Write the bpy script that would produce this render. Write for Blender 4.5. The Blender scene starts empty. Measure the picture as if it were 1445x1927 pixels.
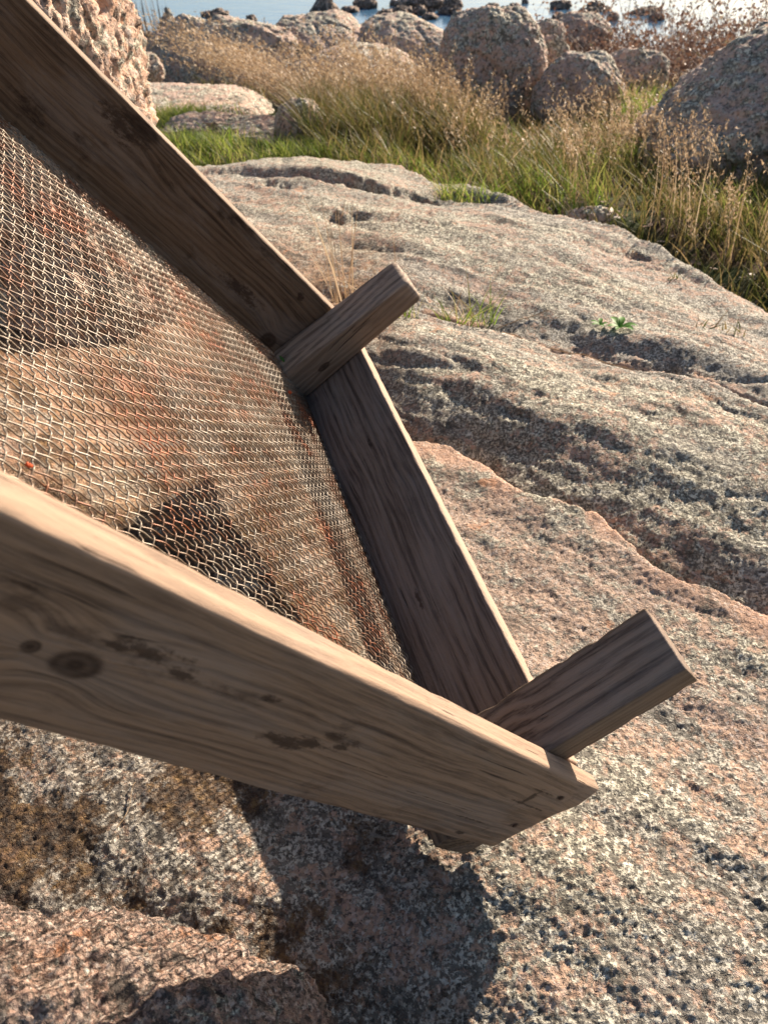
import bpy, math, random
import numpy as np
from mathutils import Matrix, Vector

C = bpy.context.scene.collection
SC = bpy.context.scene
# ------------------------------------------------------------------ camera, sky, sun, exposure
PITCH = math.radians(40.0)
cp, sp = math.cos(PITCH), math.sin(PITCH)
FPX = 1447.0                                   # focal length in pixels of the 1445 x 1927 photograph
cam = bpy.data.cameras.new('camera')
cam_o = bpy.data.objects.new('camera', cam); C.objects.link(cam_o)
cam.sensor_fit = 'VERTICAL'; cam.sensor_height = 24.0; cam.lens = FPX / 1927 * 24.0
cam.clip_start = 0.02; cam.clip_end = 6000
cam_o.rotation_euler = (math.pi / 2 - PITCH, 0, 0)
cam.dof.use_dof = True; cam.dof.focus_distance = 1.0; cam.dof.aperture_fstop = cam.lens / 3.0
SC.camera = cam_o

SUN = Vector((0.560, 0.705, 0.43)).normalized()
sun_el = math.asin(SUN.z); sun_az = math.atan2(SUN.x, SUN.y)
w = bpy.data.worlds.new('World'); SC.world = w; w.use_nodes = True
nt = w.node_tree; nt.nodes.clear()
sky = nt.nodes.new('ShaderNodeTexSky'); sky.sky_type = 'NISHITA'; sky.sun_disc = False
sky.sun_elevation = sun_el; sky.sun_rotation = sun_az; sky.altitude = 0; sky.air_density = 1.0; sky.dust_density = 1.6; sky.ozone_density = 1.5
bg = nt.nodes.new('ShaderNodeBackground'); bg.inputs['Strength'].default_value = 0.058
wo = nt.nodes.new('ShaderNodeOutputWorld')
nt.links.new(sky.outputs[0], bg.inputs[0]); nt.links.new(bg.outputs[0], wo.inputs[0])
sl = bpy.data.lights.new('sun', 'SUN'); sl.energy = 5.0; sl.angle = math.radians(0.53); sl.color = (1.0, 0.85, 0.685)
so = bpy.data.objects.new('sun', sl); C.objects.link(so)
so.rotation_euler = SUN.to_track_quat('Z', 'Y').to_euler(); so.location = SUN * 20
SC.view_settings.view_transform = 'Standard'; SC.view_settings.look = 'None'
SC.view_settings.gamma = 1.0; SC.view_settings.use_curve_mapping = False
SC.view_settings.exposure = 1.32
SC.render.engine = 'CYCLES'
SC.cycles.max_bounces = 6; SC.cycles.diffuse_bounces = 3; SC.cycles.glossy_bounces = 2; SC.cycles.transparent_max_bounces = 6

def at(px, py, Y):
    """world point seen at a photograph pixel, Y metres ahead"""
    x, y = px - 722.5, py - 963.5
    d = np.array([x, FPX * cp - y * sp, -y * cp - FPX * sp])
    return d * (Y / d[1])
def on(px, py, z):
    x, y = px - 722.5, py - 963.5
    d = np.array([x, FPX * cp - y * sp, -y * cp - FPX * sp])
    return d * (z / d[2])

# ------------------------------------------------------------------ noise
_rs = np.random.RandomState(7)
_perm = _rs.permutation(256); _perm = np.concatenate([_perm] * 3)
_g3 = _rs.normal(size=(256, 3)); _g3 /= np.linalg.norm(_g3, axis=1)[:, None]
_g2 = np.stack([np.cos(np.arange(256) * 2.399), np.sin(np.arange(256) * 2.399)], 1)
def _fade(t): return t * t * t * (t * (t * 6 - 15) + 10)
def n2(x, y):
    xi = np.floor(x).astype(np.int64); yi = np.floor(y).astype(np.int64)
    xf = x - xi; yf = y - yi; u = _fade(xf); v = _fade(yf)
    def g(a, b):
        h = _perm[(_perm[(xi + a) & 255] + yi + b) & 255]
        return _g2[h, 0] * (xf - a) + _g2[h, 1] * (yf - b)
    p = g(0, 0) * (1 - u) + g(1, 0) * u; q = g(0, 1) * (1 - u) + g(1, 1) * u
    return (p * (1 - v) + q * v) * 1.5
def n3(P):
    i = np.floor(P).astype(np.int64); f = P - i; w_ = _fade(f)
    def g(a, b, c_):
        h = _perm[(_perm[(_perm[(i[:, 0] + a) & 255] + i[:, 1] + b) & 255] + i[:, 2] + c_) & 255]
        G = _g3[h]
        return G[:, 0] * (f[:, 0] - a) + G[:, 1] * (f[:, 1] - b) + G[:, 2] * (f[:, 2] - c_)
    def lx(b, c_): return g(0, b, c_) * (1 - w_[:, 0]) + g(1, b, c_) * w_[:, 0]
    def ly(c_): return lx(0, c_) * (1 - w_[:, 1]) + lx(1, c_) * w_[:, 1]
    return (ly(0) * (1 - w_[:, 2]) + ly(1) * w_[:, 2]) * 1.6
def fbm2(x, y, o=5, gain=0.5):
    s = 0; a = 1
    for k in range(o):
        s = s + a * n2(x * 2 ** k + 17.3 * k, y * 2 ** k + 9.1 * k); a *= gain
    return s
def fbm3(P, o=4, gain=0.5):
    s = 0; a = 1
    for k in range(o):
        s = s + a * n3(P * 2 ** k + 13.7 * k); a *= gain
    return s
def ss(a, b, x):
    t = np.clip((x - a) / (b - a), 0, 1); return t * t * (3 - 2 * t)

# ------------------------------------------------------------------ mesh helpers
def mesh_np(name, V, F, smooth=True, mats=None):
    """V (n,3); F (m,k) constant k, or list of such arrays"""
    Fs = F if isinstance(F, list) else [F]
    me = bpy.data.meshes.new(name)
    V = np.asarray(V, np.float32)
    me.vertices.add(len(V)); me.vertices.foreach_set('co', V.ravel())
    nl = sum(f.size for f in Fs); nf = sum(len(f) for f in Fs)
    me.loops.add(nl); me.polygons.add(nf)
    me.loops.foreach_set('vertex_index', np.concatenate([f.ravel() for f in Fs]).astype(np.int32))
    st = []; o = 0
    for f in Fs:
        st.append(o + np.arange(len(f)) * f.shape[1]); o += f.size
    me.polygons.foreach_set('loop_start', np.concatenate(st).astype(np.int32))
    if smooth: me.polygons.foreach_set('use_smooth', np.ones(nf, bool))
    me.update(calc_edges=True); me.validate()
    return me
def obj(name, me, mat, parent=None, label=None, cat=None, group=None, kind=None, loc=None):
    o = bpy.data.objects.new(name, me); C.objects.link(o)
    if mat is not None and me is not None and not me.materials: me.materials.append(mat)
    if parent is not None: o.parent = parent
    if loc is not None: o.location = loc
    for k, v in (('label', label), ('category', cat), ('group', group), ('kind', kind)):
        if v: o[k] = v
    return o
def grid_faces(nr, nc, wrap=False):
    r = np.arange(nr - 1)[:, None]; c_ = np.arange(nc if wrap else nc - 1)[None, :]
    c2 = (c_ + 1) % nc
    return np.stack([(r * nc + c_), (r * nc + c2), ((r + 1) * nc + c2), ((r + 1) * nc + c_)], -1).reshape(-1, 4)

# ------------------------------------------------------------------ material helpers
class NM:
    def __init__(s, name):
        s.m = bpy.data.materials.new(name); s.m.use_nodes = True
        s.t = s.m.node_tree; s.t.nodes.clear()
        s.out = s.t.nodes.new('ShaderNodeOutputMaterial')
        s.bsdf = s.t.nodes.new('ShaderNodeBsdfPrincipled')
        s.t.links.new(s.bsdf.outputs[0], s.out.inputs[0])
        s.tc = s.t.nodes.new('ShaderNodeTexCoord')
        s.P = s.tc.outputs['Object']
    def n(s, ty, **kw):
        d = s.t.nodes.new(ty)
        for k, v in kw.items(): setattr(d, k, v)
        return d
    def put(s, sock, v):
        if hasattr(v, 'links') or isinstance(v, bpy.types.NodeSocket): s.t.links.new(v, sock)
        elif isinstance(v, (tuple, list)) and len(v) == 3 and sock.type == 'RGBA': sock.default_value = (*v, 1)
        else: sock.default_value = v
    def map(s, vec, scale=(1, 1, 1), loc=(0, 0, 0), rot=(0, 0, 0)):
        d = s.n('ShaderNodeMapping'); s.put(d.inputs['Vector'], vec)
        d.inputs['Scale'].default_value = scale; d.inputs['Location'].default_value = loc; d.inputs['Rotation'].default_value = rot
        return d.outputs[0]
    def noise(s, vec, scale, detail=3, rough=0.5, dist=0.0, col=False):
        d = s.n('ShaderNodeTexNoise'); s.put(d.inputs['Vector'], vec)
        d.inputs['Scale'].default_value = scale; d.inputs['Detail'].default_value = detail
        d.inputs['Roughness'].default_value = rough; d.inputs['Distortion'].default_value = dist
        return d.outputs['Color' if col else 'Fac']
    def vor(s, vec, scale, out='Color', feature='F1', rnd=1.0):
        d = s.n('ShaderNodeTexVoronoi', feature=feature); s.put(d.inputs['Vector'], vec)
        d.inputs['Scale'].default_value = scale; d.inputs['Randomness'].default_value = rnd
        return d.outputs[out]
    def ma(s, op, a, b=None, c_=None, clamp=False):
        d = s.n('ShaderNodeMath', operation=op, use_clamp=clamp); s.put(d.inputs[0], a)
        if b is not None: s.put(d.inputs[1], b)
        if c_ is not None: s.put(d.inputs[2], c_)
        return d.outputs[0]
    def sst(s, x, a, b):
        d = s.n('ShaderNodeMapRange', interpolation_type='SMOOTHSTEP'); s.put(d.inputs[0], x)
        s.put(d.inputs[1], a); s.put(d.inputs[2], b); return d.outputs[0]
    def mix(s, f, a, b, mode='MIX'):
        d = s.n('ShaderNodeMix', data_type='RGBA', blend_type=mode); s.put(d.inputs[0], f)
        s.put(d.inputs[6], a); s.put(d.inputs[7], b); return d.outputs[2]
    def ramp(s, f, stops, interp='LINEAR'):
        d = s.n('ShaderNodeValToRGB'); s.put(d.inputs[0], f); r = d.color_ramp; r.interpolation = interp
        while len(r.elements) > 1: r.elements.remove(r.elements[-1])
        r.elements[0].position = stops[0][0]; r.elements[0].color = (*stops[0][1], 1)
        for p, c_ in stops[1:]:
            e = r.elements.new(p); e.color = (*c_, 1)
        return d.outputs[0]
    def sep(s, v):
        d = s.n('ShaderNodeSeparateXYZ'); s.put(d.inputs[0], v); return d.outputs
    def comb(s, x, y, z):
        d = s.n('ShaderNodeCombineXYZ'); s.put(d.inputs[0], x); s.put(d.inputs[1], y); s.put(d.inputs[2], z); return d.outputs[0]
    def vadd(s, a, b):
        d = s.n('ShaderNodeVectorMath', operation='ADD'); s.put(d.inputs[0], a); s.put(d.inputs[1], b); return d.outputs[0]
    def bump(s, h, strength=1.0, dist=0.001, normal=None):
        d = s.n('ShaderNodeBump'); s.put(d.inputs['Height'], h); d.inputs['Strength'].default_value = strength
        d.inputs['Distance'].default_value = dist
        if normal is not None: s.put(d.inputs['Normal'], normal)
        return d.outputs[0]
    def done(s, col, rough=0.8, bump=None, spec=0.3, **kw):
        s.put(s.bsdf.inputs['Base Color'], col); s.put(s.bsdf.inputs['Roughness'], rough)
        s.bsdf.inputs['Specular IOR Level'].default_value = spec
        if bump is not None: s.put(s.bsdf.inputs['Normal'], bump)
        for k, v in kw.items(): s.put(s.bsdf.inputs[k.replace('_', ' ')], v)
        return s.m

def rock_mat(name, lichen=0.5, dark=0.5, orange=0.4, pink=(0.50, 0.325, 0.225), sc=1.0, fine=1.0, moss=0.0, streak=0.0, attrs=False):
    m = NM(name); P = m.P
    bare = grey = 0.0
    if attrs:
        bare = m.n('ShaderNodeAttribute', attribute_name='bare').outputs['Fac']; grey = m.n('ShaderNodeAttribute', attribute_name='grey').outputs['Fac']
    if streak:
        P2 = m.map(m.map(P, rot=(0, 0, 0.62)), scale=(1.0 - streak, 1.0, 1.0))
    else: P2 = P
    warp = m.vadd(P, m.map(m.noise(P, 26 * sc, 3, 0.6, col=True), scale=(0.012, 0.012, 0.012)))
    big = m.noise(P2, 2.3 * sc, 4, 0.6)
    mid = m.noise(m.map(P2, loc=(3.1, 7.7, 1.2)), 8.5 * sc, 6, 0.68)
    # granite crystals
    cr = m.vor(warp, 210 * sc * fine, 'Color'); crs = m.sep(cr)
    gran = m.ramp(crs[0], [(0.0, (0.035, 0.03, 0.03)), (0.13, (0.12, 0.10, 0.095)), (0.2, (pink[0] * .75, pink[1] * .75, pink[2] * .75)), (0.55, pink), (0.75, (0.58, 0.42, 0.34)), (0.9, (0.55, 0.52, 0.48)), (1.0, (0.42, 0.20, 0.13))])
    gran = m.mix(0.45, gran, m.ramp(mid, [(0.3, (0.35, 0.255, 0.20)), (0.5, (0.50, 0.35, 0.25)), (0.7, (0.60, 0.44, 0.325))]))
    # crust lichen, pale
    f1 = m.noise(warp, 95 * sc * fine, 5, 0.72)
    f2 = m.noise(m.map(warp, loc=(5, 1, 8)), 34 * sc, 5, 0.66)
    lsum = m.ma('ADD', m.ma('MULTIPLY', f1, 0.55), m.ma('ADD', m.ma('MULTIPLY', f2, 0.75), m.ma('MULTIPLY', mid, 0.65)))
    th = 1.10 - 0.30 * lichen
    lsum = m.ma('SUBTRACT', lsum, m.ma('ADD', m.ma('MULTIPLY', bare, 0.30), m.ma('MULTIPLY', grey, 0.10)))
    lmask = m.sst(lsum, th - 0.035, th + 0.05)
    lich = m.ramp(m.noise(m.map(warp, loc=(9, 9, 2)), 60 * sc, 4, 0.7), [(0.3, (0.20, 0.185, 0.14)), (0.43, (0.48, 0.45, 0.345)), (0.55, (0.68, 0.64, 0.505)), (0.70, (0.82, 0.78, 0.65))])
    lich = m.mix(m.sst(big, 0.42, 0.6), lich, m.mix(0.6, lich, (0.46, 0.43, 0.39)))
    gap = m.sst(m.noise(m.map(P, loc=(3, 3, 1)), 190 * sc * fine, 3, 0.62), 0.44, 0.53)
    gap2 = m.sst(m.noise(m.map(P, loc=(1, 6, 2)), 75 * sc * fine, 4, 0.7), 0.40, 0.50)
    lich = m.mix(m.ma('MULTIPLY', gap, gap2), m.mix(0.80, lich, (0.06, 0.052, 0.043)), lich)
    col = m.mix(lmask, gran, lich)
    # grey thin crust
    gm = m.sst(m.noise(m.map(P2, loc=(1, 4, 4)), 6 * sc, 7, 0.72), 0.50, 0.60)
    if attrs: gm = m.ma('MAXIMUM', m.ma('MULTIPLY', gm, m.ma('SUBTRACT', 1.0, bare)), m.ma('MULTIPLY', grey, 1.5), clamp=True)
    col = m.mix(m.ma('MULTIPLY', gm, 0.55), col, m.mix(0.5, col, (0.36, 0.315, 0.275)))
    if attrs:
        brown_tint = m.n('ShaderNodeAttribute', attribute_name='brown_tint').outputs['Fac']
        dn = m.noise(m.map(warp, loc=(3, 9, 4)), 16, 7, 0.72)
        col = m.mix(m.ma('MULTIPLY', brown_tint, m.sst(dn, 0.33, 0.52)), col, m.mix(0.72, col, m.ramp(m.noise(warp, 38, 5, 0.7), [(0.35, (0.05, 0.032, 0.02)), (0.5, (0.20, 0.10, 0.045)), (0.66, (0.42, 0.22, 0.10))])))
    # black lichen
    dsum = m.noise(m.map(warp, loc=(2, 8, 3)), 15 * sc, 9, 0.76)
    dth = 0.68 - 0.13 * dark
    dm = m.sst(dsum, dth, dth + 0.05)
    fd = m.sst(m.noise(m.map(P, loc=(6, 2, 3)), 130 * sc * fine, 3, 0.6), 0.60 - 0.08 * dark, 0.68 - 0.06 * dark)
    if attrs:
        d3 = m.noise(m.map(m.map(P, rot=(0, 0, 0.62)), scale=(0.30, 1.0, 1.0), loc=(2, 5, 1)), 13, 9, 0.74)
        dm = m.ma('MAXIMUM', dm, m.ma('MULTIPLY', m.sst(d3, 0.555, 0.635), 0.80))
    dm = m.ma('MAXIMUM', m.ma('MULTIPLY', dm, 0.85), m.ma('MULTIPLY', fd, 0.75))
    if attrs: dm = m.ma('MULTIPLY', dm, m.ma('SUBTRACT', 1.0, m.ma('MULTIPLY', bare, 0.8)))
    col = m.mix(dm, col, (0.045, 0.042, 0.038))
    if attrs: col = m.mix(m.ma('MULTIPLY', bare, 0.42), col, m.mix(m.noise(warp, 40, 4, 0.7), (0.46, 0.20, 0.11), (0.62, 0.40, 0.28)))
    # iron / orange
    om = m.sst(m.noise(m.map(warp, loc=(8, 3, 5)), 7.5 * sc, 6, 0.72), 0.66 - 0.13 * orange, 0.74 - 0.13 * orange)
    col = m.mix(m.ma('MULTIPLY', om, 0.65), col, m.mix(m.noise(warp, 50 * sc, 3, 0.6), (0.52, 0.20, 0.075), (0.55, 0.32, 0.20)))
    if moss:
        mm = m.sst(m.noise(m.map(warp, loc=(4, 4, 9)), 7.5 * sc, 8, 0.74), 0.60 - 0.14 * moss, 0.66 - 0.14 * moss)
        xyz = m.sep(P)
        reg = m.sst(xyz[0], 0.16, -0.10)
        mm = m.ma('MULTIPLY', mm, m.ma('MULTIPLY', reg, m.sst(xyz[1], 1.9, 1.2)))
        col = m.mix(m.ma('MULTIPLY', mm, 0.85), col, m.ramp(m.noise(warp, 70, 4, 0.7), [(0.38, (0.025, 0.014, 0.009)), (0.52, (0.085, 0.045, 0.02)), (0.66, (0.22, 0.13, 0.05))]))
    h = m.ma('ADD', m.ma('ADD', m.ma('MULTIPLY', lmask, 0.5), m.ma('MULTIPLY', m.ma('MULTIPLY', gap, gap2), 0.6)), m.ma('ADD', m.ma('MULTIPLY', f1, 1.9), m.ma('MULTIPLY', crs[1], 0.35)))
    h = m.ma('SUBTRACT', h, m.ma('MULTIPLY', dm, 0.9))
    b = m.bump(m.noise(P, 24 * sc, 6, 0.7), 0.6, 0.0035)
    b = m.bump(h, 0.9, 0.0024 / fine ** 0.5, b)
    return m.done(col, 0.88, b, 0.25)

def wood_mat(name, light=(0.40, 0.30, 0.215), mid=(0.25, 0.185, 0.14), darkc=(0.09, 0.062, 0.048), knots=(), stain=0.4, ring=0.0075, seed=0.0, edge=0.3, wz=0.07, rough_cut=0.0, bandw=0.12, side=None):
    """x along the board, z across its face; knots: (x, z, rx, rz)"""
    m = NM(name); x, y, z = m.sep(m.P)[:3]
    lowv = m.comb(m.ma('MULTIPLY', x, 1.6), m.ma('MULTIPLY', y, 5.0), m.ma('MULTIPLY', z, 5.0))
    low = m.noise(m.map(lowv, loc=(seed, seed * 2, 0)), 1.7, 3, 0.5)
    zz = m.ma('ADD', z, m.ma('MULTIPLY', m.ma('SUBTRACT', low, 0.5), 0.035))
    kmask = None; khole = None
    wobk = m.noise(m.P, 60, 3, 0.6); wobs = m.noise(m.map(m.P, scale=(1, 1, 2)), 55, 6, 0.75)
    for kn in knots:
        kx, kz, rx, rz = kn[:4]; stn = len(kn) > 4
        dx = m.ma('DIVIDE', m.ma('SUBTRACT', x, kx), rx); dz = m.ma('DIVIDE', m.ma('SUBTRACT', z, kz), rz)
        r2 = m.ma('ADD', m.ma('MULTIPLY', dx, dx), m.ma('MULTIPLY', dz, dz))
        if stn:
            k = m.ma('MULTIPLY', m.sst(m.ma('ADD', m.ma('MULTIPLY', r2, 0.55), m.ma('MULTIPLY', wobs, 4.0)), 2.75, 1.95), 0.85)
        else:
            wv = m.ma('EXPONENT', m.ma('MULTIPLY', r2, -0.18))
            zz = m.ma('ADD', zz, m.ma('MULTIPLY', m.ma('MULTIPLY', wv, dz), rz * 1.1))
            k = m.sst(m.ma('ADD', r2, m.ma('MULTIPLY', wobk, 1.2)), 2.1, 1.0)
            k = m.ma('MULTIPLY', k, m.ma('ADD', m.ma('MULTIPLY', m.ma('SINE', m.ma('MULTIPLY', m.ma('SQRT', r2), 9)), 0.12), 0.86))
        kmask = k if kmask is None else m.ma('MAXIMUM', kmask, k)
    zy = m.ma('ADD', zz, m.ma('MULTIPLY', y, 0.55))
    wave = m.ma('SINE', m.ma('ADD', m.ma('MULTIPLY', zy, 2 * math.pi / ring), m.ma('MULTIPLY', m.noise(m.map(lowv, loc=(4 + seed, 2, 1)), 3.5, 2, 0.5), 5.0)))
    band = m.ma('POWER', m.ma('ADD', m.ma('MULTIPLY', wave, 0.5), 0.5), 1.6)
    fib = m.noise(m.comb(m.ma('MULTIPLY', x, 14.0), m.ma('MULTIPLY', y, 380.0), m.ma('MULTIPLY', zz, 380.0)), 1.0, 5, 0.75)
    fib2 = m.noise(m.comb(m.ma('MULTIPLY', x, 3.0), m.ma('MULTIPLY', y, 85.0), m.ma('MULTIPLY', zz, 85.0)), 1.0, 5, 0.7)
    v = m.ma('ADD', m.ma('MULTIPLY', band, bandw), m.ma('ADD', m.ma('MULTIPLY', fib, 0.68), m.ma('ADD', m.ma('MULTIPLY', fib2, 0.70), 0.01 - bandw * 0.4)))
    col = m.ramp(v, [(0.44, darkc), (0.59, mid), (0.74, light), (0.92, tuple(min(1, c_ * 1.18) for c_ in light))])
    # grey / brown weathering clouds and stains
    cl = m.noise(m.comb(m.ma('MULTIPLY', x, 3.2), m.ma('MULTIPLY', y, 9.0), m.ma('MULTIPLY', z, 11.0)), 1.6, 6, 0.66)
    col = m.mix(m.ma('MULTIPLY', m.sst(cl, 0.45, 0.64), 0.5), col, m.mix(0.55, col, (0.27, 0.235, 0.21)))
    st = m.sst(m.noise(m.map(m.comb(m.ma('MULTIPLY', x, 1.0), y, m.ma('MULTIPLY', z, 1.7)), loc=(seed * 3, 1, 5)), 13, 6, 0.7), 0.57, 0.72)
    col = m.mix(m.ma('MULTIPLY', st, stain), col, (darkc[0] * .7, darkc[1] * .6, darkc[2] * .55))
    # paler tone on the top edge (the narrow face)
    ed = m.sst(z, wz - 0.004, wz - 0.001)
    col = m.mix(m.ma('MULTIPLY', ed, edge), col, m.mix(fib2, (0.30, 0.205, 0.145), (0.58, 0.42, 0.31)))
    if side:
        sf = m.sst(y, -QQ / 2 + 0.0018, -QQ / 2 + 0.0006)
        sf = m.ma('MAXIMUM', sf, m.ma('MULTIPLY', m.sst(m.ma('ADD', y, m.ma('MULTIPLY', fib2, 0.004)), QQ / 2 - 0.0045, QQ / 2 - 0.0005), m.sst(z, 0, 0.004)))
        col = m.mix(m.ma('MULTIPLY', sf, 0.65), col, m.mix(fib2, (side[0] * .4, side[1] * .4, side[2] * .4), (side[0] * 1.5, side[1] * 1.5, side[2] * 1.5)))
    # drying checks
    ck = m.noise(m.comb(m.ma('MULTIPLY', x, 5.0), m.ma('MULTIPLY', y, 230.0), m.ma('MULTIPLY', zz, 230.0)), 1.0, 2, 0.5)
    ck = m.ma('MULTIPLY', m.sst(ck, 0.665, 0.72), m.sst(m.noise(m.map(lowv, loc=(7, seed, 1)), 5, 3), 0.42, 0.6))
    col = m.mix(m.ma('MULTIPLY', ck, 0.8), col, (0.03, 0.02, 0.016))
    if kmask is not None:
        col = m.mix(m.ma('MULTIPLY', kmask, 0.95), col, m.mix(m.noise(m.P, 90, 3), (0.012, 0.008, 0.006), (0.05, 0.026, 0.015)))
    h = m.ma('SUBTRACT', m.ma('ADD', m.ma('MULTIPLY', fib, 0.8), m.ma('ADD', m.ma('MULTIPLY', fib2, 0.8), m.ma('MULTIPLY', band, 0.35))), m.ma('MULTIPLY', ck, 1.6))
    if rough_cut:
        h = m.ma('ADD', h, m.ma('MULTIPLY', m.noise(m.map(m.P, rot=(0, 0.5, 0), scale=(160, 160, 420)), 1.0, 4, 0.6), rough_cut))
    return m.done(col, 0.78, m.bump(h, 1.0, 0.0019), 0.25)

# ------------------------------------------------------------------ terrain heights
SD = np.array([0.82, -0.57]); SD = SD / np.linalg.norm(SD); SN = np.array([-SD[1], SD[0]])   # strata run / cross direction
ZB = -0.910
def poly(pts, z): return np.array([on(a, b, z)[:2] for a, b in pts])
def pdist(X, Y, pl):
    """signed distance to an open polyline (positive = to its left, i.e. far side) and position along it"""
    best = np.full(X.shape, 1e9); sg = np.zeros(X.shape); tt = np.zeros(X.shape); acc = 0
    n = len(pl) - 1
    for i in range(n):
        a = pl[i]; b = pl[i + 1]; d = b - a; L = np.hypot(*d); d = d / L
        rx = X - a[0]; ry = Y - a[1]; t = rx * d[0] + ry * d[1]
        lo = -1e9 if i == 0 else 0; hi = 1e9 if i == n - 1 else L
        tc = np.clip(t, lo, hi)
        ds = np.hypot(rx - tc * d[0], ry - tc * d[1]); m_ = ds < best
        best = np.where(m_, ds, best); sg = np.where(m_, np.sign(d[0] * ry - d[1] * rx), sg); tt = np.where(m_, acc + t, tt); acc += L
    return best * np.where(sg == 0, 1, sg), tt
EDGE = poly([(-300, 300), (240, 300), (400, 299), (560, 293), (760, 305), (850, 352), (1000, 395), (1130, 425), (1270, 505), (1400, 565), (1520, 640), (1800, 760)], ZB - 0.01)
CR1 = poly([(560, 790), (700, 812), (780, 832), (850, 850), (930, 896), (985, 938), (1050, 955), (1120, 985), (1200, 1032), (1260, 1072), (1340, 1102), (1445, 1148), (1600, 1230)], ZB)
CR2 = poly([(600, 575), (720, 596), (850, 612), (960, 640), (1040, 668), (1120, 690), (1200, 714), (1300, 738), (1380, 765), (1470, 800), (1600, 850)], ZB)
CR3 = poly([(380, 322), (470, 330), (560, 343), (640, 352), (700, 366), (760, 376), (830, 366), (900, 372)], ZB)
CR4 = poly([(560, 395), (610, 412), (640, 440), (700, 432), (790, 470), (900, 500), (1010, 540)], ZB)
HOLES = [(*on(a, b, ZB)[:2], l, w_, d_) for a, b, l, w_, d_ in ((672, 357, .085, .026, .060), (778, 376, .10, .024, .07), (640, 425, .05, .03, .03), (1265, 722, .05, .010, .025), (1410, 776, .05, .010, .025), (1000, 800, .05, .012, .010), (1165, 488, .06, .012, .015), (515, 352, .08, .012, .015))]
def bedrock_z(X, Y, detail=True):
    s = X * SD[0] + Y * SD[1]; c_ = X * SN[0] + Y * SN[1]
    z = np.full(X.shape, ZB)
    z = z + 0.030 * fbm2(s * 0.9 + 3, c_ * 1.6, 3)
    wob = 0.030 * fbm2(X * 5, Y * 5, 4, 0.55) + 0.008 * fbm2(X * 28, Y * 28, 3, 0.6)
    z = z + 0.20 * ss(-0.42, -0.85, X + 0.05 * fbm2(Y * 3, X * 3, 2)) * ss(0.55, 1.0, Y) * ss(2.6, 1.6, Y)
    z = z - np.maximum(0, 0.40 - Y) * ss(-0.9, -0.5, Y) * (0.05 + 0.25 * ss(0.30, 0.0, X))
    # step 1: lip on the near side, dark slope rising on the far side
    d, t = pdist(X, Y, CR1); d = d + wob * 0.55
    k = ss(-0.3, 0.15, t)
    z += k * np.where(d > 0, -0.070 * np.exp(-np.maximum(d, 0) / 0.09) + 0.03 * ss(0.02, 0.30, d), 0.008 * np.exp(np.minimum(d, 0) / 0.08))
    z -= k * 0.045 * np.exp(-((d - 0.012) / 0.012) ** 2)
    # groove 2
    d, t = pdist(X, Y, CR2); d = d + wob * 0.6
    mod = 0.30 + 0.9 * ss(-0.1, 0.5, n2(t * 5.0, t * 0 + 3.3))
    z -= mod * 0.032 * np.exp(-(d / 0.017) ** 2)
    z += np.where(d > 0, -0.018 * np.exp(-d / 0.06) + 0.02 * ss(0, 0.15, d), 0.006 * np.exp(np.minimum(d, 0) / 0.03))
    # groove 3
    d, t = pdist(X, Y, CR3); d = d + wob * 0.6
    k = ss(-0.05, 0.1, t) * ss(0.05, -0.1, t - 1.55)
    z -= k * 0.014 * np.exp(-(d / 0.020) ** 2)
    z += k * np.where(d > 0, 0.018 * ss(0.0, 0.08, d) * np.exp(-np.maximum(d, 0) / 0.5), 0)
    for hx, hy, hl, hw_, hd in HOLES:
        ds_ = (X - hx) * SD[0] + (Y - hy) * SD[1] + wob * 2; dc_ = (X - hx) * SN[0] + (Y - hy) * SN[1] + wob * 1.6
        z -= hd * np.exp(-((ds_ / hl) ** 2 + (dc_ / hw_) ** 2) ** 1.5)
    # small ledges along the strata
    far = ss(0.9, 1.7, c_)
    q = c_ + 0.10 * fbm2(s * 1.3, c_ * 2.6, 3) + 0.012 * fbm2(X * 16, Y * 16, 3)
    for per, amp, ph in ((0.31, 0.013, 0.0), (0.125, 0.006, 0.4)):
        fr = (q / per + ph) % 1.0
        led = np.minimum(fr / 0.86, (1 - fr) / 0.14)
        z += (0.06 + 0.94 * far) * amp * (led - 0.5) * (0.4 + 0.9 * ss(-0.3, 0.4, n2(s * 2.2 + ph * 9, q / per * 0.7)))
    if detail:
        for fs, fc, w_, dp in ((0.8, 4.6, 0.022, 0.008), (1.6, 9.0, 0.028, 0.004)):
            rn = np.abs(fbm2(s * fs + 4, c_ * fc + 0.25 * n2(s * 3, c_ * 3), 2, 0.35)); z -= dp * np.exp(-(rn / w_) ** 2) * (0.25 + 0.75 * far) * ss(-0.25, 0.25, n2(s * 1.7 + 9, c_ * 2.3))
        fa = 1 - 0.6 * ss(0.8, 1.8, Y)
        z += 0.007 * fbm2(s * 3, c_ * 7, 3, 0.5)
        f = fbm2(s * 17 + 5, c_ * 26, 3, 0.55)
        z += 0.0020 * f - 0.0020 * np.maximum(0, n2(s * 14, c_ * 30) - 0.30) * 3 * (0.25 + 1.5 * far)
        g_ = np.abs(n2(X * 80, Y * 80)) + 0.5 * np.abs(n2(X * 150 + 4, Y * 150))
        z += fa * 0.0026 * (g_ - 0.4) + 0.0014 * n2(X * 260, Y * 260) + 0.0010 * n2(X * 120 + 3, Y * 120 + 8)
    # roll down at the slab's far edge
    d, t = pdist(X, Y, EDGE); d = d + 0.05 * fbm2(X * 2.5, Y * 2.5, 4)
    z -= 0.05 * ss(-0.55, 0.0, d) ** 2 + 0.75 * np.maximum(d, 0)
    return z
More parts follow.
